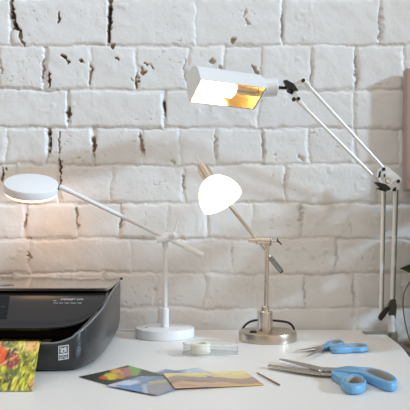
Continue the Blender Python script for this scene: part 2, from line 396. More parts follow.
# ------------------------------------------------------------------ printer
def build_printer():
    XR, XL, DB, DF = -.209, -.655, 1.61, 1.150
    xc = (XR+XL)/2
    pr = thing('printer', 'black glossy inkjet printer with a rounded front and a flat scanner lid', 'printer', (xc, (DB+DF)/2-CD, 0))
    V = lambda x, d, z: Vector((x, d-CD, z))
    # plan outline, right half, from the middle of the front to the middle of the back
    half = [(xc, 1.1455), (-.36, 1.1455), (-.29, 1.146), (-.262, 1.1475), (-.244, 1.1505), (-.229, 1.156), (-.2145, 1.171), (-.2045, 1.198), (-.1975, 1.235), (-.195, 1.28),
            (-.196, 1.36), (-.1995, 1.45), (-.2035, 1.54), (-.2062, 1.585), (-.2095, 1.60), (-.218, 1.608), (-.24, 1.61), (xc, 1.61)]
    hp = catmull([Vector((x, d, 0)) for x, d in half], 6, closed=False)
    full = hp+[Vector((2*xc-p.x, p.y, 0)) for p in hp[-2:0:-1]]
    rd = [1.14, 1.147, 1.156, 1.171, 1.20, 1.235, 1.28, 1.347, 1.45, 1.56, 1.62]; rz = [.0530, .0540, .0690, .0800, .0915, .1010, .1105, .1225, .1285, .1300, .1300]
    rim = lambda p: float(np.interp(p.y, rd, rz))
    n = len(full)
    cen = Vector((xc, 1.38, 0))
    def inset(w):
        out = []
        for i in range(n):
            t = (full[(i+1) % n]-full[i-1]).normalized(); out.append(full[i]+Vector((-t.y, t.x, 0))*w)
        return out
    i1 = inset(.002); i2 = inset(.0085); ib = inset(.007); ic = inset(.010)
    bm = NB()
    def lp(pts, zf): return [bm.verts.new(V(p.x, p.y, zf(o_))) for p, o_ in zip(pts, full)]
    L = [lp(inset(.016), lambda p: .003), lp(inset(.0125), lambda p: .006), lp(inset(.007), lambda p: .013), lp(inset(.0035), lambda p: .024), lp(inset(.001), lambda p: .040), lp(full, lambda p: max(.048, rim(p)-.002)), lp(i1, rim), ]
    for a, b in zip(L, L[1:]):
        for k in range(n): bm.faces.new((a[k], a[(k+1) % n], b[(k+1) % n], b[k]))
    bm.faces.new(L[0][::-1])
    # inner side of the tub
    L2 = [L[-1], lp(i2, lambda p: rim(p)-.0005), lp(inset(.0095), lambda p: .040)]
    for a, b in zip(L2, L2[1:]):
        for k in range(n): bm.faces.new((a[k], a[(k+1) % n], b[(k+1) % n], b[k]))
    bm.faces.new(L2[-1])
    body = obj('body', bm, M['body_grey'], pr, smooth=50)
    bm = NB(); prism(bm, [V(p.x, p.y, .0402) for p in inset(.0100)], (0, 0, .0008)); obj('output_tray', bm, M['cavity'], pr, smooth=0)
    # rim: bead along the tub edge, its highlight painted in as paler grey
    bm = NB()
    idx = [i for i in range(n) if full[i].y < 1.595 and full[i].x >= xc-.001]
    ii = inset(.0012)
    tube(bm, [V(ii[i].x, ii[i].y, rim(full[i])-.0006) for i in idx], .0019, 10)
    obj('rim', bm, M['rim_highlight'], pr, smooth=60)
    # inner carriage housing, dark, behind the paper slot
    bm = NB(); box(bm, (xc, 1.44-CD, .082), (.405, .30, .084)); obj('carriage_housing', bm, M['cavity'], pr, smooth=0)
    # control panel: a sloping slab whose lower edge rises towards the right corner
    z0, d0, sl = .0765, 1.19, .568
    lower = [(xc, 1.188), (-.33, 1.188), (-.29, 1.1885), (-.262, 1.191), (-.2376, 1.1985), (-.224, 1.2075), (-.2118, 1.2200), (-.2015, 1.240), (-.1955, 1.262), (-.1935, 1.287)]
    lo = catmull([Vector((x, d, 0)) for x, d in lower], 5, closed=False)
    lo = [Vector((2*xc-p.x, p.y, 0)) for p in lo[:0:-1]]+lo
    bm = NB()
    up = Vector((0, -sl, 1)).normalized()
    zz = lambda d: z0+(d-d0)*sl
    cols = []
    for p in lo:
        a = V(p.x, p.y, zz(p.y)); x1 = xc+(p.x-xc)
        steps = []
        dt = 1.258
        steps.append(a-up*.010+Vector((0, .012, 0)))
        steps.append(a-up*.0035)
        steps.append(a-up*.0008+Vector((0, .0008, 0)))
        for t in (.06, .3, .6, .85):
            d = p.y+max(.002, dt-p.y)*t; steps.append(V(x1, d, zz(d)))
        # soft roll at the top under the lid
        zt = zz(dt)
        q0 = max(0, p.y-dt)
        steps += [V(x1, dt+.001+q0, zt+.0004), V(x1, dt+.011+q0, zt+.0052), V(x1, dt+.021+q0*.6, zt+.0088), V(x1, dt+.031+q0*.4, zt+.0112), V(x1, dt+.041+q0*.2, zt+.0126), V(x1, dt+.055, zt+.0130)]
        cols.append([bm.verts.new(s) for s in steps])
    for a, b in zip(cols, cols[1:]):
        for k in range(len(a)-1): bm.faces.new((a[k], a[k+1], b[k+1], b[k]))
    panel = obj('control_panel', bm, M['panel_black'], pr, smooth=50)
    # screen
    def on(px, py, lift=.0):
        dd = (CH-z0+sl*d0)/((py-PY)/F+sl); return P(px, py, dd)+up*lift
    bm = NB()
    q = [on(9.6, 296.5), on(6.8, 319), V(-.52, on(6.8, 319).y+CD, on(6.8, 319).z), V(-.52, on(9.6, 296.5).y+CD, on(9.6, 296.5).z)]
    prism(bm, [p-up*.001 for p in q], up*.0016); scr = obj('touch_screen', bm, M['screen'], panel, smooth=0)
    bm = NB()
    for px, w in ((2.0, .0016), (4.2, .0016)):
        c = on(px, 307, .0008); R = frame_of(up, Vector((1, 0, 0)))
        for sx, sy, lx, ly in ((0, 1, 1, .25), (0, -1, 1, .25), (1, 0, .25, 1), (-1, 0, .25, 1)):
            box(bm, c+Vector((sx*w, sy*w*.87, sy*w*.49)), (lx*w*1.6, max(ly*w*1.6, .0004), .0003), Matrix.Rotation(math.atan(sl), 3, 'X'))
    obj('screen_icons', bm, mat('screen_icon', (70, 84, 92), .5), scr, smooth=0)
    # lettering
    ang = math.atan(sl); Rx = Matrix.Rotation(ang, 4, 'X')
    for s, px, py, size in (('DESKJET', 60.5, 300.3, .0078), ('5575', 76.4, 300.3, .0066), ('Ink', 53.2, 301.2, .0046), ('Print  Scan  Copy  Photo  Web', 53.5, 303.6, .0043)):
        pt = on(px, py, .0004)
        bm = text_mesh(s, size, Matrix.Translation(pt)@Rx, .0002)
        obj('lettering', bm, M['ink'], panel, smooth=0)
    # scanner lid
    lid = [(xc, 1.294), (-.26, 1.294), (-.212, 1.295), (-.1995, 1.298), (-.1962, 1.309), (-.1964, 1.36), (-.2000, 1.46), (-.2038, 1.54), (-.2066, 1.585), (-.2100, 1.600), (-.222, 1.608), (xc, 1.609)]
    lh = catmull([Vector((x, d, 0)) for x, d in lid], 5, closed=False)
    lh = lh+[Vector((2*xc-p.x, p.y, 0)) for p in lh[-2:0:-1]]
    bm = NB(); prism(bm, [V(p.x, p.y, .1318) for p in lh], (0, 0, .0064))
    lido = obj('scanner_lid', bm, M['piano_black'], pr, smooth=30, bevel=.0018, bseg=3)
    # round emblem on the lid
    c = Vector((-.417, 1.36-CD, .1383)); bm = NB()
    lathe(bm, [(.0150, 0), (.0165, 0), (.0165, .0003), (.0150, .0003)], 40, c, closed=True)
    for s, sx in (('h', -.0075), ('p', .0006)):
        b2 = text_mesh(s, .021, Matrix.Translation(c+Vector((sx, -.006, .0001)))@Matrix.Shear('XZ', 4, (0, 0)) if False else Matrix.Translation(c+Vector((sx, -.006, .0001))), .0002)
        me = bpy.data.meshes.new('t'); b2.to_mesh(me); b2.free(); bm.from_mesh(me); bpy.data.meshes.remove(me)
    obj('emblem', bm, M['logo'], lido, smooth=0)
    # paper tray door across the front
    bm = NB()
    tr = [p for p in hp if p.x <= -.2625 and p.y < 1.2]
    tr = [Vector((2*xc-p.x, p.y, 0)) for p in tr[:0:-1]]+tr
    cl = []
    for p in tr:
        cl.append([bm.verts.new(V(p.x, p.y+.008, .009)), bm.verts.new(V(p.x, p.y+.0052, .014)), bm.verts.new(V(p.x, p.y+.0012, .026)), bm.verts.new(V(p.x, p.y-.0022, .049)), bm.verts.new(V(p.x, p.y-.0010, .0515)), bm.verts.new(V(p.x, p.y+.003, .0515))])
    for a, b in zip(cl, cl[1:]):
        for k in range(5): bm.faces.new((a[k], a[k+1], b[k+1], b[k]))
    bm.faces.new(cl[0]); bm.faces.new(cl[-1][::-1])
    obj('tray_door', bm, M['body_grey'], pr, smooth=40)
    # square badge wrapped on the rounded corner, right of the tray seam
    pts = [p for p in hp if -.263 <= p.x <= -.220 and p.y < 1.2]
    arc = [0]
    for a, b in zip(pts, pts[1:]): arc.append(arc[-1]+(b-a).length)
    def at(s):
        x = np.interp(s, arc, [p.x for p in pts]); y = np.interp(s, arc, [p.y for p in pts]); return x, y
    W, Hh, NU, NV = .0182, .0255, 36, 48
    bm = NB(); g = []; cols = []
    rows = ['############', '#..........#', '#.##...##..#', '#.#.####.#.#', '#..######..#', '#..##..###.#', '#.###..##..#', '#..#####.#.#', '#..........#', '############',
            '#.########.#', '#..........#', '#.#..##..#.#', '#..##..##..#', '#.#......#.#', '############']
    for j in range(NV+1):
        r = []
        for i in range(NU+1):
            x, y = at(.0030+W*i/NU); x2, y2 = at(.0031+W*i/NU)
            nrm = Vector((y2-y, -(x2-x), 0)).normalized()
            r.append(bm.verts.new(V(x+nrm.x*(.0006-.0030*max(0, j/NV-.3)), y+nrm.y*(.0006-.0030*max(0, j/NV-.3)), .0485-Hh*j/NV+.12*W*(i/NU))))
        g.append(r)
    lay = bm.loops.layers.float_color.new('Col')
    for j in range(NV):
        for i in range(NU):
            f = bm.faces.new((g[j][i], g[j+1][i], g[j+1][i+1], g[j][i+1]))
            ch = rows[min(15, j*16//NV)][min(11, i*12//NU)]
            if i < 2 or j < 2 or i >= NU-2 or j >= NV-2: ch = '#'
            c = lin((206, 206, 206)) if ch == '#' else lin((64, 66, 68))
            for l in f.loops: l[lay] = (*c, 1)
    obj('badge', bm, M['sticker'], pr, smooth=0)
    # side slot and rear feet
    for x in (XL+.04, XR-.045):
        for d in (1.20, 1.56):
            bm = NB(); lathe(bm, [(0, 0), (.010, 0), (.010, .004), (0, .004)], 16, V(x, d, 0)); obj('foot', bm, M['rubber'], pr)
build_printer()

# ------------------------------------------------------------------ photo prints
def blob(px, py, cx, cy, rx, ry, lean=0):
    dx, dy = (px-cx), (py-cy)-lean*(px-cx)
    return max(0., min(1., (1.35-(dx/rx)**2-(dy/ry)**2)*1.6))
def mixc(a, b, t): return tuple(x+(y-x)*t for x, y in zip(a, b))
_rng = np.random.default_rng(3); _T = _rng.random((64, 64))
def pn(x, y):
    i, j = math.floor(x), math.floor(y); u, v = x-i, y-j; u, v = u*u*(3-2*u), v*v*(3-2*v)
    g = lambda a, b: _T[a % 64, b % 64]
    return (g(i, j)*(1-u)+g(i+1, j)*u)*(1-v)+(g(i, j+1)*(1-u)+g(i+1, j+1)*u)*v-.5
def sheet(name, posf, paint, nu, nv, label, thick=.0005, group=None):
    me = bpy.data.meshes.new(name)
    base = posf(.5, .5)
    vs = [posf(i/nu, j/nv)-base for j in range(nv+1) for i in range(nu+1)]
    fs = [(j*(nu+1)+i, j*(nu+1)+i+1, (j+1)*(nu+1)+i+1, (j+1)*(nu+1)+i) for j in range(nv) for i in range(nu)]
    me.from_pydata(vs, [], fs); me.update()
    at = me.color_attributes.new('Col', 'FLOAT_COLOR', 'POINT')
    for j in range(nv+1):
        for i in range(nu+1):
            w = posf(i/nu, j/nv); d = w.y+CD
            c = paint(i/nu, j/nv, PX+w.x/d*F, PY+(CH-w.z)/d*F)
            at.data[j*(nu+1)+i].color = (*lin(c), 1)
    for p in me.polygons: p.use_smooth = True
    o = bpy.data.objects.new(name, me); COL.objects.link(o); o.location = base
    me.materials.append(M['print'])
    md = o.modifiers.new('thick', 'SOLIDIFY'); md.thickness = thick; md.offset = 0
    return tag(o, label, 'photo', group)
def rect(L, ang, lu, lv, z, curl=lambda u, v: 0):
    a = math.radians(ang); eu = Vector((math.cos(a), math.sin(a), 0)); ev = Vector((-math.sin(a), math.cos(a), 0))
    o = Vector((L[0], L[1]-CD, z))
    return lambda u, v: o+eu*lu*u+ev*lv*v+Vector((0, 0, curl(u, v)))

def p_parrot(u, v, px, py):
    n = pn(px*.6, py*1.4)*.6+pn(px*1.5, py*3)*.5; px += pn(px*.8, py*1.5)*3; py += pn(px*.7+9, py*1.6)*1.6
    c = mixc((50, 52, 48), (64, 78, 58), max(0, min(1, n+.3)))
    c = mixc(c, (74, 104, 70), blob(px, py, 97, 371, 16, 2.2, -.2)*.6)
    c = mixc(c, (120, 172, 74), blob(px, py, 133, 371, 8, 5))
    c = mixc(c, (186, 116, 110), blob(px, py, 124, 372, 8, 4.4, .1))
    c = mixc(c, (238, 176, 96), blob(px, py, 116, 371.5, 7, 3.2, .3))
    c = mixc(c, (236, 212, 52), blob(px, py, 111, 376.6, 8, 3.4))
    c = mixc(c, (226, 84, 52), blob(px, py, 103, 378, 4, 1.9, .1))
    c = mixc(c, (240, 150, 60), blob(px, py, 120, 377.5, 5, 1.8)*.8)
    return mixc(c, (70, 120, 60), blob(px, py, 118, 374, 3, .8)*.6)
def p_fall(u, v, px, py):
    n = pn(px*.35, py*.9)+.7*pn(px*.9, py*2); px += pn(px*.5, py*1.1)*6; py += pn(px*.6+9, py*1.4)*2.4
    c = mixc((116, 142, 184), (96, 122, 158), max(0, min(1, .5+n)))
    c = mixc(c, (150, 148, 156), blob(px, py, 163, 387, 22, 6, -.3))
    c = mixc(c, (86, 146, 206), blob(px, py, 130, 388, 12, 4.4, .15))
    c = mixc(c, (214, 222, 242), blob(px, py, 122, 383.5, 19, 2.3, -.1))
    c = mixc(c, (206, 218, 240), blob(px, py, 145, 389, 2.4, 5, .2)*.7)
    c = mixc(c, (120, 158, 204), blob(px, py, 146, 377.5, 12, 2.6, -.1)*.8)
    c = mixc(c, (190, 188, 122), blob(px, py, 160, 381.5, 16, 1.7, -.18)*.85)
    c = mixc(c, (200, 214, 234), blob(px, py, 152, 373.5, 12, 1.0, -.25)*.7)
    return mixc(c, (212, 214, 224), max(0, pn(px*1.1, py*2.2)-.15)*1.6)
def p_sky(u, v, px, py):
    n = pn(px*.25, py*1.2)
    c = mixc((176, 206, 234), (216, 226, 238), max(0, min(1, .5+n*1.6)))
    c = mixc(c, (130, 168, 212), blob(px, py, 176, 370, 10, 1.2, .1)*.8)
    return mixc(c, (196, 190, 160), blob(px, py, 170, 373, 9, .9)*.5)
def p_desert(u, v, px, py):
    n = pn(u*7, v*6+2)*.5+pn(u*18, v*16)*.25
    r = .62+.13*math.sin(u*5.2+.4)+.05*math.sin(u*13)+n*.10
    if v > r: c = mixc((236, 206, 130), (250, 234, 160), min(1, (v-r)*3))
    elif v > r-.22: c = mixc((156, 138, 136), (184, 158, 142), max(0, min(1, n*2+.4)))
    elif v > r-.38: c = mixc((136, 116, 108), (182, 142, 112), max(0, min(1, n*2+.5)))
    else: c = mixc((198, 144, 106), (222, 186, 150), max(0, min(1, n*2.2+.5)))
    c = mixc(c, (112, 92, 86), max(0, min(1, (pn(u*9+5, v*20)-.2)*3))*.5)
    return mixc(c, (238, 200, 92), 1 if v < .05 and u > .5 else 0)
def p_meadow(u, v, px, py):
    n = pn(px*.28+py*.12, py*.16-px*.1); n2 = pn(px*.55+py*.25, py*.22-px*.15+9); n3 = pn(px*.9, py*.7)
    t = max(0, min(1, .55+n*1.5)); c = mixc((104, 120, 30), (212, 202, 52), t)
    c = mixc(c, (92, 106, 96), max(0, min(1, (pn(px*.3+20, py*.28)-.02)*2.6))*.75)
    top = max(0, min(1, (356-py)/14))
    c = mixc(c, (244, 218, 176), max(0, min(1, (n2+.28)*2.6))*top)
    c = mixc(c, (240, 226, 150), max(0, min(1, (n2-.16)*3.2)))
    f = max(0, min(1, .9+n3*1.2))
    c = mixc(c, (150, 66, 92), blob(px, py, 10, 359, 9, 9)*f)
    c = mixc(c, (226, 96, 34), blob(px, py, 1, 353, 6, 10)*f)
    c = mixc(c, (222, 160, 128), blob(px, py, 8, 361, 10, 1.5, -.55)*.85)
    c = mixc(c, (236, 214, 196), blob(px, py, 12, 350, 7, 1.3, .5)*.7)
    c = mixc(c, (70, 96, 52), blob(px, py, 9, 344, 8, 4)*.7*f)
    c = mixc(c, (232, 168, 138), blob(px, py, 32, 347, 7, 5)*.6*f)
    c = mixc(c, (222, 224, 58), blob(px, py, 22, 378, 3.0, 14, -.0)*.8*max(0, min(1, .7+n2*2)))
    c = mixc(c, (214, 206, 50), blob(px, py, 5, 384, 3.0, 9)*.7)
    c = mixc(c, (58, 66, 36), max(0, min(1, (pn(px*.42+3+py*.2, py*.16+31)-.14)*4.5))*.8)
    c = mixc(c, (216, 144, 110), blob(px, py, 32, 386, 2.5, 6)*.6)
    c = tuple(max(8, min(250, (v-128)*1.22+k)) for v, k in zip(c, (128, 120, 100)))
    return mixc(c, (236, 236, 226), max(0, min(1, (pn(px*1.0+40, py*.9)-.24)*6))*.7)
GP = 'photo prints fanned on the desk'
sheet('photo_print', rect((-.1105, 1.205), -62, .10, .145, .0008), p_sky, 40, 60, 'mostly hidden pale blue sky print lying under the waterfall print', group=GP) if False else None
sheet('photo_print', rect((-.088, 1.030), 31, .148, .100, .0006, lambda u, v: .0005*u), p_sky, 70, 46, 'pale blue sky print mostly hidden under the waterfall and desert prints', group=GP)
sheet('photo_print', rect((-.2166, 1.1176), -45, .150, .106, .0014, lambda u, v: .004*v*v*(1-u)), p_parrot, 90, 64, 'dark print of a yellow and red bird, nearest the printer in the fan', group=GP)
sheet('photo_print', rect((-.1597, 1.0484), -36, .106, .152, .0024, lambda u, v: .0012*(v-.4)**2), p_fall, 64, 90, 'blue waterfall print lying between the bird print and the desert print', group=GP)
sheet('photo_print', rect((-.0478, 1.0225), 13.5, .148, .110, .0042, lambda u, v: -.0030*u), p_desert, 100, 74, 'orange desert hills print under a yellow sky, rightmost of the fan', group=GP)
# the print coming out of the printer
prof = catmull([Vector((0, 1.262, .0425)), Vector((0, 1.212, .0432)), Vector((0, 1.175, .0490)), Vector((0, 1.147, .0570)), Vector((0, 1.115, .0505)), Vector((0, 1.07, .0265)), Vector((0, 1.0165, .0012))], 12, closed=False)
def p_out(u, v):
    t = (1-v)*(len(prof)-1); i = min(int(t), len(prof)-2); q = prof[i].lerp(prof[i+1], t-i)
    sh = float(np.interp(q.y, [1.0165, 1.15, 1.27], [.0232, .0035, 0]))
    return Vector((-.3935+.100*u+sh, q.y-CD, q.z))
pm = sheet('photo_print', p_out, p_meadow, 90, 130, 'bright flower and grass print hanging out of the printer slot')

bm = NB(); tube(bm, [U(257, 372.6, .0016), U(268, 378.7, .0016), U(279.6, 384.9, .0016)], [.0010, .0013, .0014], 10)
tag(obj('wooden_stick', bm, M['wood'], None, loc=U(268, 378.7, 0)), 'thin brown wooden stick lying right of the desert print', 'stick')

# ------------------------------------------------------------------ white disc lamp
def build_white_lamp():
    d = 1.554; c = Vector(((165-PX)/F*d, d-CD, 0))
    t = thing('desk_lamp', 'white lamp with a lit round disc head on a tilted arm, above the printer', 'lamp', c)
    bm = NB(); R = .0703
    lathe(bm, [(0, 0), (R-.002, 0), (R, .002), (R, .0205), (R-.0007, .0222), (R-.0025, .023), (0, .0232)], 72, c); obj('base', bm, M['white_paint'], t)
    bm = NB(); tp = U(146.3, 327.6, .0232); lathe(bm, [(0, 0), (.0035, 0), (.0035, .0006), (.0028, .0009), (0, .0006)], 24, tp); obj('touch_switch', bm, M['grey_metal'], t)
    bm = NB(); rod(bm, c+Vector((0, 0, .022)), c+Vector((0, 0, .068)), .0096, 24); obj('collar', bm, M['white_paint'], t)
    top = P(165.3, 239, d)
    bm = NB(); rod(bm, c+Vector((0, 0, .06)), Vector((top.x, top.y, top.z)), .0056, 20); obj('pole', bm, M['white_paint'], t)
    # arm runs just in front of the pole head
    A0, A1 = P(60, 186.6, 1.505), P(203, 255.6, 1.552)
    ax = (A1-A0).normalized()
    pt = A0+ax*((165.3-60)/(203-60)*(A1-A0).length)
    bm = NB(); rod(bm, A0, A0+ax*(A1-A0).length*.88, .0050, 18); arm = obj('arm', bm, M['white_paint'], t)
    bm = NB(); rod(bm, A0+ax*(A1-A0).length*.865, A1, .0068, 20); obj('counterweight', bm, M['white_paint'], t)
    bm = NB(); rod(bm, A0-ax*.001, A0+ax*.030, .0057, 18); obj('arm_sleeve', bm, M['white_paint'], arm)
    bm = NB()
    rod(bm, Vector((pt.x-.0235, pt.y+.002, pt.z-.0035)), Vector((pt.x+.010, pt.y+.004, pt.z+.0045)), .0105, 24)
    rod(bm, Vector((top.x, top.y, pt.z-.022)), Vector((top.x, top.y, pt.z+.004)), .0075, 20)
    obj('clamp', bm, M['white_paint'], t, smooth=35)
    bm = NB(); k = Vector((pt.x+.019, pt.y-.006, pt.z+.007)); rod(bm, k-Vector((.011, -.006, .003)), k+Vector((.004, 0, .001)), .0078, 24)
    kn = obj('thumb_knob', bm, M['white_paint'], t)
    bm = NB(); tube(bm, [k, k+Vector((.003, 0, .012)), k+Vector((.0085, 0, .036))], [.0036, .0036, .0026], 12); obj('lever', bm, M['white_paint'], kn)
    # disc head, tilted towards the room
    hc = P(31.2, 186.0, 1.50); hr = .0612
    nrm = Vector((.12, -math.sin(math.radians(25)), math.cos(math.radians(25)))).normalized()
    bm = NB(); lathe(bm, [(0, .0078), (hr-.003, .0078), (hr-.001, .0072), (hr, .0056), (hr, -.0115), (hr-.0012, -.0115), (hr-.0012, .0), (0, .0)], 80, hc, nrm)
    hd = obj('lamp_head', bm, M['white_paint'], t)
    bm = NB(); lathe(bm, [(0, -.0008), (hr-.0014, -.0008), (hr-.0014, -.0135), (hr-.004, -.0172), (0, -.0176)], 80, hc, nrm); obj('diffuser', bm, M['disc_glow'], hd)
    e = hc+Vector((1, 0, 0)).cross(nrm).cross(nrm)*0
    side = (A0-hc); side = (side-nrm*side.dot(nrm)).normalized()
    bm = NB(); rod(bm, hc+side*(hr-.001), hc+side*(hr+.007)+nrm*.001, .0034, 14); tube(bm, [hc+side*(hr+.006)+nrm*.001, A0+ax*.003], [.003, .003], 12)
    obj('tilt_joint', bm, M['black'], t)
    # white cord that runs from the base along the wall behind the printer
    bm = NB(); tube(bm, catmull([c+Vector((-.05, .045, .006)), c+Vector((-.09, .075, .0035)), c+Vector((-.14, .090, .003)), c+Vector((-.22, .095, .003)), c+Vector((-.36, .096, .003))], 8, closed=False), .0026, 10)
    obj('power_cord', bm, M['white_paint'], t)
build_white_lamp()

# ------------------------------------------------------------------ brushed nickel lamp
def build_nickel_lamp():
    d = 1.505; c = Vector(((267.6-PX)/F*d, d-CD, 0)); R = .0668
    t = thing('desk_lamp', 'brushed nickel lamp with a glowing white glass shade and round metal base', 'lamp', c)
    bm = NB(); lathe(bm, [(0, 0), (R-.001, 0), (R, .001), (R, .0190), (R-.0006, .0205), (R-.002, .0212), (0, .0214)], 80, c); obj('base', bm, M['nickel_base'], t, smooth=30)
    bm = NB(); sp = U(253.3, 332.2, .0214); lathe(bm, [(0, 0), (.0085, 0), (.0085, .0022), (.0065, .0036), (0, .004)], 24, sp); obj('switch', bm, M['black'], t)
    hx = P(265.2, 330, d).x-c.x; h = c+Vector((hx, 0, 0))
    bm = NB(); lathe(bm, [(0, .0208), (.0172, .0208), (.0172, .066), (.0162, .0675), (.0, .0675)], 40, h); obj('collar', bm, M['nickel'], t, smooth=30)
    bm = NB(); lathe(bm, [(0, .067), (.0095, .067), (.0095, .0775), (.0085, .079), (0, .079)], 28, h); obj('ferrule', bm, M['nickel'], t, smooth=30)
    top = P(267.2, 244, d)
    bm = NB(); rod(bm, Vector((h.x+.002, h.y, .075)), Vector((top.x, h.y, top.z+.004)), .0050, 20); obj('pole', bm, M['nickel'], t, smooth=30)
    # horizontal sleeve and its clamping screw
    s0, s1 = P(248.5, 240.4, d-.004), P(270.5, 241.0, d-.004)
    bm = NB(); rod(bm, s0, s0+(s1-s0)*.35, .0050, 18); rod(bm, s0+(s1-s0)*.33, s1, .0085, 20)
    rod(bm, Vector((top.x, h.y, top.z-.006)), Vector((top.x, h.y, top.z+.004)), .0075, 20)
    obj('sleeve', bm, M['nickel'], t, smooth=30)
    bm = NB(); rod(bm, s1, s1+Vector((.0022, 0, 0)), .0105, 24); rod(bm, s1+Vector((.002, 0, 0)), s1+Vector((.015, 0, -.0002)), .0030, 14)
    kn = obj('clamp_screw', bm, M['nickel'], t, smooth=30)
    bm = NB(); k = s1+Vector((.0165, 0, 0)); tube(bm, [k+Vector((-.001, 0, .006)), k, k+Vector((.005, 0, -.004)), k+Vector((.0095, 0, -.0085))], [.0013, .0024, .0018, .0012], 12); obj('wing', bm, M['black'], kn)
    # slanting arm with counterweight
    a0, a1 = P(207, 176, 1.462), P(271.5, 259, 1.522)
    ax = (a1-a0).normalized()
    b0 = P(224, 198.4, 1.512); q = P(271, 258.5, 1.520)
    bm = NB(); rod(bm, b0, P(257.6, 241, 1.5165), .0042, 16); rod(bm, P(257, 240.2, 1.5165), q, .0030, 14); obj('arm', bm, M['nickel'], t, smooth=30)
    w0, w1 = P(270.2, 257.4, 1.5175), P(281.2, 271.2, 1.526)
    bm = NB(); rod(bm, w0, w1, .0062, 22); cw = obj('counterweight', bm, M['dark_chrome'], t, smooth=30)
    wa = (w1-w0).normalized(); bm = NB(); rod(bm, w1-wa*.001, w1+wa*.003, .0050, 20); obj('end_cap', bm, M['black'], cw)
    # head: switch stick, socket, shade
    e0, e1 = P(198.8, 163.0, 1.44), P(209.8, 182, 1.44)
    axv = P(222.5, 206.5, 1.425)-P(203.5, 169, 1.44); axv.normalize()
    s = P(198.6, 161.5, 1.44)
    o = P(219.2, 193, 1.435)
    # axis through the shade
    dirv = Vector((.50, -.30, -.86)).normalized()
    neck = P(209.8, 180.0, 1.452)
    bm = NB(); lathe(bm, [(0, -.043), (.0100, -.043), (.0112, -.0415), (.0112, -.034), (.0138, -.0325), (.0138, .004), (0, .004)], 32, neck, dirv); so = obj('socket', bm, M['nickel'], t, smooth=30)
    bm = NB(); rod(bm, neck-dirv*.042, neck-dirv*.064, .0016, 10); obj('switch_stick', bm, M['nickel'], so)
    rm = .0490; hh = .062
    prof = [(.012, -.002), (.0185, -.0005), (.0265, .005), (.0345, .0135), (.0415, .0245), (.0465, .037), (.0486, .048), (.0482, .057), (.0462, .061), (.0452, .0605), (.0455, .056), (.0458, .047), (.0440, .037), (.039, .025), (.032, .0145), (.024, .007), (.012, .002)]
    cp = catmull([Vector((a, b, 0)) for a, b in prof], 4, closed=False)
    bm = NB(); lathe(bm, [(p.x, p.y) for p in cp], 64, neck, dirv, closed=True); obj('lamp_shade', bm, M['shade_glow'], t, smooth=60)
    bm = NB(); lathe(bm, [(0, .0), (.012, .002), (.014, .012), (.024, .026), (.027, .036), (.022, .048), (.010, .055), (0, .056)], 32, neck, dirv); obj('bulb', bm, M['shade_glow'], t, smooth=60)
    # bracket from arm end to socket
    bm = NB(); tube(bm, [b0+ax*.004, b0-ax*.006, neck+Vector((.002, .042, .004)), neck-dirv*.02+Vector((0, .006, 0))], [.0042, .0042, .004, .004], 12); obj('head_bracket', bm, M['nickel'], t)
    bm = NB()
    cb = [U(239.5, 333, .003), P(243, 326.5, 1.60), P(249, 322.3, 1.604), P(258, 320.0, 1.606), P(270, 320.4, 1.606), P(281, 321.2, 1.604), P(289, 323.0, 1.60), P(293.5, 327.8, 1.596), P(296.5, 333.6, 1.592)]
    cb = [P(241.5, 332, 1.578), P(243.5, 327.5, 1.590)]+cb[2:-1]+[P(293.8, 332.5, 1.575)]
    cb[0].z = .003; cb[-1].z = .003
    tube(bm, catmull(cb, 8, closed=False), .0029, 12); obj('power_cord', bm, M['rubber'], t)
build_nickel_lamp()

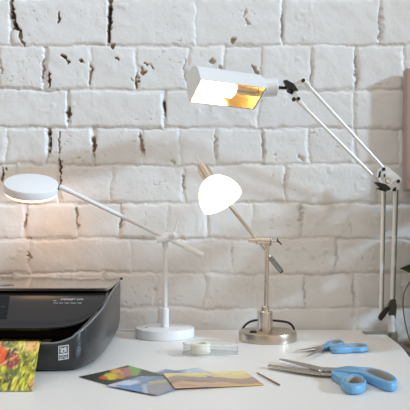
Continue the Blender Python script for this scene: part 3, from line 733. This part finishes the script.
# ------------------------------------------------------------------ articulated clamp lamp
def build_arm_lamp():
    D = 1.60
    base = P(392.5, 334, D); base.z = 0
    t = thing('clamp_lamp', 'tall white double-rod clamp lamp with a gold-lined trough shade, on the right desk edge', 'lamp', base)
    W = Vector((0, 1, 0))
    # clamp
    bm = NB(); box(bm, (base.x-.040, base.y, .0022), (.062, .030, .0044)); box(bm, (base.x+.001, base.y, -.028), (.016, .028, .066)); box(bm, (base.x-.025, base.y, -.057), (.060, .026, .008))
    cl = obj('clamp', bm, M['grey_metal'], t, smooth=0, bevel=.0012)
    bm = NB(); sx = base.x-.035; rod(bm, (sx, base.y, -.085), (sx, base.y, -.030), .004, 14); rod(bm, (sx, base.y, -.031), (sx, base.y, -.0265), .010, 18); rod(bm, (sx-.016, base.y, -.08), (sx+.016, base.y, -.08), .0025, 10); obj('clamp_screw', bm, M['grey_metal'], cl)
    bm = NB(); p0 = P(391.3, 334.5, D-.004); p1 = P(391.3, 315, D-.004); rod(bm, Vector((p0.x, p0.y, .004)), p1, .0088, 24); obj('post', bm, M['silver_paint'], t)
    bm = NB(); a = P(393.2, 318.5, D-.004); b = P(394.0, 299, D-.004)
    pts = [P(389.5, 318, D-.010), P(389, 304.5, D-.010), P(392, 299.5, D-.010), P(396, 299.5, D-.010), P(397, 307, D-.010), P(395.6, 319, D-.010)]
    prism(bm, pts, W*.014); obj('lower_bracket', bm, M['dark_metal'], t, smooth=0, bevel=.0012)
    bm = NB(); q = [P(378.6, 318.5, D-.022), P(379.8, 315.2, D-.022), P(385.2, 308.2, D-.022), P(389.2, 306.2, D-.022), P(390.4, 308.6, D-.022), P(385.3, 316.8, D-.022), P(381.2, 321.4, D-.022)]
    prism(bm, q, W*.011); obj('lower_knob', bm, M['black'], t, smooth=0, bevel=.002)
    # lower pair of rods
    bm = NB(); rod(bm, P(380.8, 315, D-.006), P(383.2, 186, D+.004), .0043, 16); rd = obj('rod', bm, M['alu'], t)
    bm = NB(); rod(bm, P(382.6, 313, D-.007), P(385.0, 190, D+.003), .0024, 10); obj('tension_wire', bm, M['rod_grey'], rd)
    bm = NB(); rod(bm, P(391.6, 309, D), P(395.4, 181, D+.008), .0046, 16); rd = obj('rod', bm, M['alu'], t)
    bm = NB(); rod(bm, P(394.0, 308, D-.001), P(397.6, 190, D+.007), .0026, 10); obj('tension_wire', bm, M['rod_grey'], rd)
    # elbow plates
    De = D+.004
    for off in (-.013, .012):
        bm = NB(); pl = [P(377.8, 176.5, De), P(379.6, 168.8, De), P(383.2, 166.2, De), P(387.5, 168.2, De), P(399.4, 178.6, De), P(400.0, 182.8, De), P(397.4, 189.8, De), P(393.5, 191.2, De), P(384.6, 187.4, De)]
        prism(bm, [p+W*off for p in pl], W*.0022); obj('elbow_plate', bm, M['alu'], t, smooth=0, bevel=.0006)
    def screw(px, py, dd, r=.0042, name='screw', m='black', parent=t):
        b_ = NB(); c_ = P(px, py, dd); rod(b_, c_-W*.0035, c_+W*.004, r, 16); return obj(name, b_, M[m], parent)
    screw(383.6, 169.2, De-.0145); screw(398.3, 181.2, De-.0145)
    bm = NB(); c0 = P(387.6, 180.8, De-.0155); lathe(bm, [(.0085, 0), (.0105, 0), (.0105, .0025), (.0085, .0025)], 28, c0, (0, -1, 0), closed=True); lathe(bm, [(0, 0), (.0055, 0), (.0050, .003), (0, .0032)], 24, c0, (0, -1, 0)); obj('pivot', bm, M['chrome'], t)
    for pl in ([(379.2, 172), (381.2, 170.3), (380.4, 176.6), (378.0, 178.4)], [(384.0, 174.5), (385.3, 173.5), (385.6, 177), (384.6, 177.4)], [(392.2, 191.0), (393.6, 188.2), (396.4, 187.0), (396.0, 191.4)]):
        bm = NB(); prism(bm, [P(x, y, De-.0165) for x, y in pl], W*.003); obj('elbow_spacer', bm, M['black'], t, smooth=0)
    bm = NB(); pl = [P(374.8, 182.0, De-.030), P(378.6, 182.0, De-.030), P(386.5, 184.2, De-.030), P(391.2, 188.4, De-.030), P(389.8, 190.2, De-.030), P(386.4, 191.0, De-.030), P(380.5, 187.6, De-.030)]
    prism(bm, pl, W*.014); pl = [P(376.2, 188.6, De-.024), P(381.5, 187.2, De-.024), P(387.4, 189.6, De-.024), P(386.8, 191.6, De-.024), P(381, 190.4, De-.024)]; prism(bm, pl, W*.006)
    obj('elbow_knob', bm, M['black'], t, smooth=0, bevel=.0015)
    # upper pair of rods, coming forward to the head
    Dh = 1.545
    bm = NB(); rod(bm, P(384.2, 168.8, De), P(306.2, 83.5, Dh), .0042, 16); obj('rod', bm, M['alu'], t)
    bm = NB(); rod(bm, P(377.2, 180.2, De-.002), P(303.8, 106.6, Dh), .0042, 16); obj('rod', bm, M['alu'], t)
    bm = NB(); rod(bm, P(305.4, 108.2, Dh), P(299.5, 101.6, Dh), .0060, 16); obj('rod_socket', bm, M['alu'], t)
    bm = NB(); rod(bm, P(309.4, 87.0, Dh), P(303.8, 80.8, Dh), .0056, 16); obj('rod_socket', bm, M['alu'], t)
    # head links
    bm = NB(); pl = [P(293.0, 82.8, Dh), P(302.2, 77.8, Dh), P(305.8, 79.6, Dh), P(305.2, 83.6, Dh), P(296.0, 87.6, Dh)]; prism(bm, [p-W*.006 for p in pl], W*.012); obj('head_link', bm, M['alu'], t, smooth=0, bevel=.0012)
    bm = NB(); pl = [P(291.4, 93.2, Dh), P(294.2, 91.2, Dh), P(301.6, 98.8, Dh), P(301.4, 103.8, Dh), P(298.6, 104.0, Dh), P(292.2, 97.8, Dh)]; prism(bm, [p-W*.006 for p in pl], W*.012); obj('head_link', bm, M['alu'], t, smooth=0, bevel=.0012)
    screw(303.3, 80.4, Dh-.009); screw(298.4, 98.8, Dh-.009); screw(293.8, 99.4, Dh-.009, .0048)
    bm = NB(); pl = [P(283.4, 80.4, Dh-.02), P(286.4, 79.6, Dh-.02), P(293.5, 83.2, Dh-.02), P(298.6, 90.4, Dh-.02), P(293.2, 90.4, Dh-.02), P(286.8, 87.6, Dh-.02)]; prism(bm, pl, W*.012)
    rod(bm, P(287.5, 90.5, Dh-.016), P(292.5, 93.0, Dh-.010), .0042, 14)
    obj('head_knob', bm, M['black'], t, smooth=0, bevel=.0015)
    bm = NB(); rod(bm, P(275, 87.3, 1.535), P(289, 88.2, Dh-.006), .0036, 14); obj('head_pin', bm, M['rubber'], t)
    bm = NB(); tube(bm, catmull([P(281, 91, 1.536), P(282.6, 97, 1.534), P(281.4, 104, 1.533), P(284.2, 106, 1.534), P(287.2, 101, 1.538), P(290.4, 94, 1.541)], 8, closed=False), .0011, 10); obj('wire_loop', bm, M['alu'], t)
    # trough shade
    A = P(192.8, 82.0, 1.462); B = P(259.0, 92.6, 1.532)
    B.z = A.z-.004
    ax = (B-A).normalized(); up = Vector((0, 0, 1)); fw = ax.cross(up).normalized()
    if fw.y > 0: fw = -fw
    up = fw.cross(ax).normalized(); up = up if up.z > 0 else -up
    th = math.radians(57); Rr, s = .0362, .028
    nd = (fw*math.cos(th)-up*math.sin(th)); ud = (up*math.cos(th)+fw*math.sin(th))
    def prof(r, sl):
        out = [ud*r+nd*sl, ud*r+nd*sl*.5]
        for k in range(0, 25):
            a = PI*k/24; out.append(ud*math.cos(a)*r-nd*math.sin(a)*r)
        return out+[-ud*r+nd*sl*.5, -ud*r+nd*sl]
    Ls = (B-A).length
    bm = NB(); rows = []
    for tt, k in ((0, 1), (.25, 1), (.5, 1), (.75, 1), (.965, 1)):
        rows.append([bm.verts.new(A+ax*Ls*tt+p*k) for p in prof(Rr, s)])
    for a, b in zip(rows, rows[1:]):
        for k in range(len(a)-1): bm.faces.new((a[k], a[k+1], b[k+1], b[k]))
    # inner white skin lip
    r2 = [[bm.verts.new(A+ax*Ls*tt+p) for p in prof(Rr-.0014, s)] for tt in (0, .965)]
    for a, b in ((rows[0], r2[0]), (rows[-1], r2[1])):
        for k in range(len(a)-1): bm.faces.new((a[k], a[k+1], b[k+1], b[k]))
    for k in (0, len(rows[0])-1): bm.faces.new((rows[0][k], rows[-1][k], r2[1][k], r2[0][k]))
    # rounded closing end on the right
    capr = []
    for sc, tt in ((1, .965), (.93, .995), (.8, 1.012), (.6, 1.02)):
        capr.append([bm.verts.new(A+ax*Ls*tt+p*sc+nd*s*.1*(1-sc)) for p in prof(Rr, s)])
    for a, b in zip(capr, capr[1:]):
        for k in range(len(a)-1): bm.faces.new((a[k], a[k+1], b[k+1], b[k]))
        bm.faces.new((a[0], b[0], b[-1], a[-1]))
    bm.faces.new(capr[-1])
    sh = obj('lamp_shade', bm, M['silver_paint'], t, smooth=50)
    bm = NB(); pp = prof(Rr-.0008, s-.0006); prism(bm, [A+p-ax*.0002 for p in pp], ax*.0018); obj('end_cap', bm, M['silver_paint'], sh, smooth=0)
    bm = NB(); rows = []
    for tt in (.014, .2, .4, .6, .8, .955):
        rows.append([bm.verts.new(A+ax*Ls*tt+p) for p in prof(Rr-.0018, s-.001)])
    for a, b in zip(rows, rows[1:]):
        for k in range(len(a)-1): bm.faces.new((a[k], b[k], b[k+1], a[k+1]))
    for rr in (rows[0], rows[-1]): bm.faces.new(rr)
    obj('reflector', bm, M['gold'], t, smooth=50)
    e = A+ax*Ls*1.0+up*.006
    bm = NB(); rod(bm, e, P(277, 87, 1.536)+up*.0, .0215, 32, ch=.003); obj('socket_housing', bm, M['silver_paint'], t, smooth=35)
    # tube bulb
    bm = NB(); c0 = A+nd*.004; rod(bm, c0+ax*Ls*.04, c0+ax*Ls*.60, .0225, 28, ch=.006); bl = obj('bulb', bm, M['tube_glow'], t, smooth=40)
    bm = NB(); rod(bm, c0+ax*Ls*.60, c0+ax*Ls*.955, .0125, 20); obj('bulb_socket', bm, M['gold'], t, smooth=40)
build_arm_lamp()

# ------------------------------------------------------------------ scissors
def build_scissors(name, label, zt, loops, shanks, blades, pivot, zb):
    c = U(*pivot, 0)
    t = thing(name, label, 'scissors', c, None)
    for i, (tip, poly) in enumerate(blades):
        z = zb+.0022*i
        pts = [U(x, y, z+.001) for x, y in poly]
        bm = NB(); prism(bm, [Vector((p.x, p.y, z)) for p in pts], (0, 0, .0019)); obj('blade', bm, M['steel'], t, smooth=0, bevel=.0004)
    bm = NB(); p = U(*pivot, zb+.005); lathe(bm, [(0, -.003), (.0052, -.003), (.0052, .0008), (.004, .0018), (0, .002)], 24, p); obj('pivot_screw', bm, M['chrome'], t)
    for (outer, hole), shank in zip(loops, shanks):
        o = catmull([U(x, y, zt) for x, y in outer], 8); h = catmull([U(x, y, zt) for x, y in hole], 8)
        cc = sum((Vector((p.x, p.y, 0)) for p in h), Vector((0, 0, 0)))/len(h)
        n = 72
        po = polar(o, cc, n); ph = polar(h, cc, n)
        pm_ = [a+(b-a)*min(.62, .0021/max((b-a).length, 1e-5)) for a, b in zip(ph, po)]
        bm = NB(); ring_solid(bm, po, [a+(b-a)*.02 for a, b in zip(pm_, po)], .0012, zt, .0026)
        if shank:
            pts = [U(x, y, zt-.004) for x, y in shank]
            prism(bm, [Vector((p.x, p.y, .002)) for p in pts], (0, 0, zt-.0045))
        hd = obj('handle', bm, M['blue'], t, smooth=55, bevel=0)
        bm = NB(); ring_solid(bm, pm_, ph, .0014, zt-.0006, .0008); obj('grip_lining', bm, M['grip'], hd, smooth=55)
build_scissors('scissors', 'large scissors with blue handles, in front on the desk', .0150,
    [([(334, 368.2), (346, 365.8), (358, 366.4), (370, 367.2), (383, 370.0), (393, 374.4), (397.6, 378.8), (394.5, 382.6), (386.5, 382.6), (376, 378.6), (364, 373.6), (351, 371.0), (341, 371.2)],
      [(362.5, 369.0), (369, 368.5), (378, 370.0), (387, 373.6), (392.0, 377.2), (391.0, 379.8), (386.5, 379.8), (379, 376.8), (371, 372.8)]),
     ([(340.8, 379.4), (344.5, 375.2), (353, 373.4), (361.5, 375.2), (366.4, 379.6), (364, 383.8), (356, 385.8), (346.5, 384.8)],
      [(346.2, 379.6), (349, 376.7), (355, 376.0), (360.8, 378.2), (362.2, 380.9), (358, 382.4), (350.5, 382.4)])],
    [None, [(331.5, 370.2), (336, 369.6), (349, 374.0), (345, 382.0), (338, 377.5), (331.5, 373.8)]],
    [((268, 365), [(267.4, 366.2), (269, 364.4), (290, 367.6), (314, 369.6), (338, 370.8), (336, 375.4), (318, 374.8), (296, 371.6)]),
     ((279, 359), [(278.6, 359.2), (280.5, 358.6), (300, 362.4), (322, 367.4), (344, 368.4), (342, 371.2), (320, 371.2), (298, 364.8)])],
    (321, 370.6), .0045)
build_scissors('scissors', 'small scissors with blue handles, further back near the desk clamp', .0125,
    [([(324.5, 343.6), (327, 340.8), (333, 339.4), (340, 339.4), (344, 341.0), (342.5, 343.2), (336, 344.4), (329, 345.2)],
      [(329.6, 341.6), (333, 340.4), (338.5, 340.2), (341.6, 341.2), (338, 342.5), (332, 343.0)]),
     ([(330.5, 345.6), (340, 344.0), (350, 343.2), (360, 342.8), (366.8, 344.0), (367.6, 345.9), (362, 347.4), (352, 347.4), (342, 348.0), (333, 348.0)],
      [(349, 345.4), (355.5, 344.3), (362, 344.1), (364.8, 345.1), (360.5, 346.2), (352, 346.4)])],
    [[(322, 345.5), (325, 344.2), (331, 342.5), (332, 344.6), (327, 347.2), (322.5, 347.4)], None],
    [((295, 351), [(294.6, 351.1), (295.4, 350.6), (312, 347.6), (324, 345.8), (334, 344.8), (333.5, 347.0), (323, 348.4), (312, 349.8)]),
     ((307, 357), [(306.6, 357.2), (307.0, 356.4), (315, 351.0), (323, 346.6), (331, 344.6), (334, 346.4), (325, 348.8), (316, 353.2)])],
    (322.6, 347.4), .0040)

# ------------------------------------------------------------------ tape dispenser and its roll
def build_tape():
    zc = .0225
    cx, cd = -.004, 1.337
    V2 = lambda x, d, z=0: Vector((x, d-CD, z))
    outl = []
    for k in range(0, 25):
        a = math.radians(62+k*(236/24)); outl.append((cx+.0415*math.cos(a), cd+.0415*math.sin(a)))
    outl = outl+[(.030, 1.2995), (.048, 1.303), (.0645, 1.309), (.0665, 1.312), (.0665, 1.352), (.064, 1.356), (.040, 1.368)]
    t = thing('tape_dispenser', 'clear plastic tape dispenser lying in front of the white lamp', 'tape dispenser', V2(.012, cd))
    pts = [V2(x, d) for x, d in outl]; n = len(pts)
    c = V2(.010, cd)
    bm = NB(); prism(bm, pts, (0, 0, .0016)); obj('base_plate', bm, M['clear'], t, smooth=30)
    inn = [p+(c-p).normalized()*.0018 for p in pts]
    bm = NB(); L = []
    for src, z in ((pts, .0017), (pts, zc), (inn, zc), (inn, .0017)): L.append([bm.verts.new((p.x, p.y, z)) for p in src])
    for a, b in zip(L, L[1:]+L[:1]):
        for k in range(n): bm.faces.new((a[k], a[(k+1) % n], b[(k+1) % n], b[k]))
    obj('side_wall', bm, M['clear'], t, smooth=30)
    bm = NB(); tube(bm, [p+Vector((0, 0, zc)) for p in pts]+[pts[0]+Vector((0, 0, zc))], .0009, 8); obj('highlight_bead', bm, M['edge_highlight'], t)  # pale beads paint the bright outline of the clear edges
    bm = NB(); tube(bm, [p+Vector((0, 0, .0012)) for p in pts]+[pts[0]+Vector((0, 0, .0012))], .0009, 8); obj('highlight_bead', bm, M['edge_highlight'], t)
    bm = NB(); lathe(bm, [(.0110, .0017), (.0122, .0017), (.0122, .021), (.0110, .021)], 32, V2(-.0095, 1.335), closed=True); obj('hub', bm, M['clear'], t)
    # cutter with teeth
    bm = NB(); pts2 = []
    for k in range(15): pts2.append(Vector((.0672+(.0012 if k % 2 else 0), 1.314-CD+.036*k/14, .0235 if k % 2 else .0215)))
    low = [Vector((.0672, p.y, .006)) for p in pts2[::-1]]
    prism(bm, [Vector((.0668, p.y, p.z)) for p in pts2+low], (.0006, 0, 0)); obj('cutter', bm, M['clear'], t, smooth=0)
    # flat clear piece added in place of the caustic at the round end
    bm = NB(); tg = catmull([V2(-.043, 1.30), V2(-.060, 1.302), V2(-.0735, 1.318), V2(-.062, 1.342), V2(-.046, 1.352)], 6, closed=False); prism(bm, tg, (0, 0, .0035)); obj('caustic_piece', bm, M['clear'], t, smooth=30, bevel=.0008)
    r = V2(-.0095, 1.335, .0019)
    bm = NB(); lathe(bm, [(.0128, 0), (.0205, 0), (.0205, .0200), (.0128, .0200)], 48, r, closed=True)
    tr = tag(obj('tape_roll', bm, M['tape'], None, loc=r), 'small cream roll of sticky tape inside the clear dispenser', 'tape')
build_tape()

# ------------------------------------------------------------------ framed board on the wall, planter with plant
def build_frame():
    x0, x1 = .5068, .88
    z0, z1 = P(402, 190, 1.637).z, P(402, 68, 1.637).z
    yb, yf = -.004, 1.637-CD
    t = thing('picture_frame', 'brown wooden framed board hanging on the brick wall at the right edge', 'picture', ((x0+x1)/2, yb, z0))
    w = .020
    for nm, c, s in (('stile', (x0+w/2, 0, (z0+z1)/2), (w, .028, z1-z0)), ('stile', (x1-w/2, 0, (z0+z1)/2), (w, .028, z1-z0)), ('rail', ((x0+x1)/2, 0, z0+w/2), (x1-x0-2*w, .028, w)), ('rail', ((x0+x1)/2, 0, z1-w/2), (x1-x0-2*w, .028, w))):
        bm = NB(); box(bm, (c[0], yf+.014, c[2]), s); obj(nm, bm, M['frame_wood'], t, smooth=0, bevel=.003)
    bm = NB(); box(bm, ((x0+x1)/2, yf+.020, (z0+z1)/2), (x1-x0-2*w, .012, z1-z0-2*w)); obj('board', bm, M['frame_panel'], t, smooth=0)
build_frame()
def build_plant():
    x0, x1, y0, y1, zt = .480, .82, -.37, -.016, -.031
    t = thing('potted_plant', 'green leafy plant in a stone planter behind the right desk edge', 'plant', ((x0+x1)/2, (y0+y1)/2, FZ))
    bm = NB(); w = .018
    o = [(x0, y0), (x1, y0), (x1, y1), (x0, y1)]; i_ = [(x0+w, y0+w), (x1-w, y0+w), (x1-w, y1-w), (x0+w, y1-w)]
    L = [[bm.verts.new((x, y, z)) for x, y in s] for s, z in ((o, FZ), (o, zt), (i_, zt), (i_, zt-.03))]
    for a, b in zip(L, L[1:]):
        for k in range(4): bm.faces.new((a[k], a[(k+1) % 4], b[(k+1) % 4], b[k]))
    bm.faces.new(L[0][::-1]); bm.faces.new(L[-1])
    obj('planter', bm, M['planter'], t, smooth=0, bevel=.003)
    bm = NB(); box(bm, ((x0+x1)/2, (y0+y1)/2, zt-.018), (x1-x0-2*w-.001, y1-y0-2*w-.001, .024)); obj('soil', bm, M['soil'], t, smooth=0)
    def leaf(tip, base, wd, droop=.012):
        tip, base = Vector(tip), Vector(base); ax = tip-base; L_ = ax.length; ax.normalize()
        sd = ax.cross(Vector((.15, -.8, .6)).normalized()).normalized(); nr = sd.cross(ax).normalized()
        bm = NB(); rows = []
        for k in range(15):
            s_ = k/14; hw = wd*math.sin(PI*min(1, s_**.75))*(1-.25*s_)+.0004
            c_ = base+ax*L_*s_-Vector((0, 0, 1))*droop*math.sin(PI*s_)*-.5
            rows.append([bm.verts.new(c_+sd*hw*u+nr*(abs(u)*hw*.25)) for u in (-1, -.5, 0, .5, 1)])
        for a, b in zip(rows, rows[1:]):
            for k in range(4): bm.faces.new((a[k], a[k+1], b[k+1], b[k]))
        g = bmesh.ops.solidify(bm, geom=bm.faces[:], thickness=.0006)
        obj('leaf', bm, M['leaf'], t, smooth=50)
    d = 1.595
    root = Vector((P(412, 343, d).x+.004, d-CD, zt-.008))
    st = [root, P(409, 338, d), P(405.5, 324, d), P(403, 306, d), P(404.5, 292, d), P(411, 281, d), P(424, 268, d)]
    bm = NB(); tube(bm, catmull(st, 8, closed=False), .0016, 8); obj('stem', bm, M['stem'], t)
    leaf(P(399.6, 268.6, d-.01), P(424, 276.5, d-.005), .0175)
    st2 = [root+Vector((.06, -.03, 0)), P(432, 300, d-.03), P(440, 240, d-.04)]
    bm = NB(); tube(bm, catmull(st2, 8, closed=False), .0022, 8); obj('stem', bm, M['stem'], t)
    rl = random.Random(5)
    for q in range(14):  # out-of-view stems and leaves, added to keep sun off lower wall and desk
        ty = -.06-.44*q/13; tx = rl.uniform(.58, .76); tz = .24-ty*.95+rl.uniform(-.05, .02)
        bx, by = rl.uniform(.56, .74), max(ty+.06, -.33)+rl.uniform(-.02, .02); by = min(by, -.05)
        stp = [Vector((bx, by, zt-.01)), Vector((bx*.8+tx*.2, by*.9+ty*.1, tz*.3)), Vector((bx*.4+tx*.6, by*.4+ty*.6, tz*.7)), Vector((tx, ty, tz))]
        bm = NB(); cs = catmull(stp, 8, closed=False); tube(bm, cs, .0024, 8); obj('stem', bm, M['stem'], t)
        for k in range(7):
            b_ = cs[min(5+k*3+q % 2, len(cs)-1)]; a_ = rl.uniform(0, 2*PI)
            ln = rl.uniform(.09, .13); tp = b_+Vector((math.cos(a_)*ln, math.sin(a_)*ln, rl.uniform(-.03, .04)))
            tp.y = min(tp.y, -.05); tp.x = max(tp.x, .3154*(tp.y+CD)+.035)
            leaf(tp, b_, rl.uniform(.030, .040))
build_plant()

# ------------------------------------------------------------------ light
def area(name, loc, target, sx, sy, power, rgb):
    l = bpy.data.lights.new(name, 'AREA'); l.shape = 'RECTANGLE'; l.size = sx; l.size_y = sy; l.energy = power; l.color = rgb
    o = bpy.data.objects.new(name, l); COL.objects.link(o); o.location = loc
    o.rotation_euler = (Vector(target)-Vector(loc)).to_track_quat('-Z', 'Y').to_euler()
    return o
area('overhead_fill', (-.35, -.60, 1.42), (-.3, -.1, .4), 1.7, .5, 3.4, (.58, .78, 1.0))  # added cool fill from overhead, brightens the upper wall most
sl = bpy.data.lights.new('low_sun', 'SUN'); sl.energy = 2.75; sl.angle = math.radians(4); sl.color = (.58, .80, 1.0)
so = bpy.data.objects.new('low_sun', sl); COL.objects.link(so); so.location = (2.2, -.9, 1.1)
so.rotation_euler = Vector((-.86, .37, -.36)).to_track_quat('-Z', 'Y').to_euler()
w = bpy.data.worlds.new('room_ambience'); S.world = w; w.use_nodes = True
nt = w.node_tree; N = nt.nodes; L = nt.links; bg = N['Background']
tc = N.new('ShaderNodeTexCoord'); sp = N.new('ShaderNodeSeparateXYZ'); mr = N.new('ShaderNodeMapRange'); cr = N.new('ShaderNodeValToRGB')
L.new(tc.outputs['Generated'], sp.inputs[0]); L.new(sp.outputs['Z'], mr.inputs[0]); mr.inputs[1].default_value = -1; mr.inputs[2].default_value = 1
e = cr.color_ramp.elements; e[0].position = .3; e[0].color = (.88, .72, .57, 1); e[1].position = .75; e[1].color = (1.0, .88, .745, 1)
L.new(mr.outputs[0], cr.inputs[0]); nz = N.new('ShaderNodeTexNoise'); nz.inputs['Scale'].default_value = 2.6; nz.inputs['Detail'].default_value = 1.5
L.new(tc.outputs['Generated'], nz.inputs['Vector'])
rp = N.new('ShaderNodeValToRGB'); q = rp.color_ramp.elements; q[0].position = .40; q[0].color = (.25, .25, .25, 1); q[1].position = .60; q[1].color = (1.0, 1.0, 1.0, 1)
L.new(nz.outputs['Fac'], rp.inputs[0])
mw = N.new('ShaderNodeMix'); mw.data_type = 'RGBA'; mw.blend_type = 'MULTIPLY'; mw.inputs[0].default_value = 1
L.new(cr.outputs[0], mw.inputs[6]); L.new(rp.outputs[0], mw.inputs[7]); L.new(mw.outputs[2], bg.inputs[0]); bg.inputs[1].default_value = .95

# ------------------------------------------------------------------ camera
cam = bpy.data.cameras.new('camera'); co = bpy.data.objects.new('camera', cam); COL.objects.link(co)
co.location = (0, -CD, CH); co.rotation_euler = (PI/2, 0, 0)
cam.sensor_width = 36; cam.lens = 36*F/410; cam.shift_y = (PY-205)/410; cam.clip_start = .05
S.camera = co
S.view_settings.view_transform = 'Standard'; S.view_settings.look = 'None'; S.view_settings.gamma = 1; S.view_settings.use_curve_mapping = False
S.view_settings.exposure = 0.0
S.cycles.use_denoising = True
S.cycles.max_bounces = 10; S.cycles.transparent_max_bounces = 24
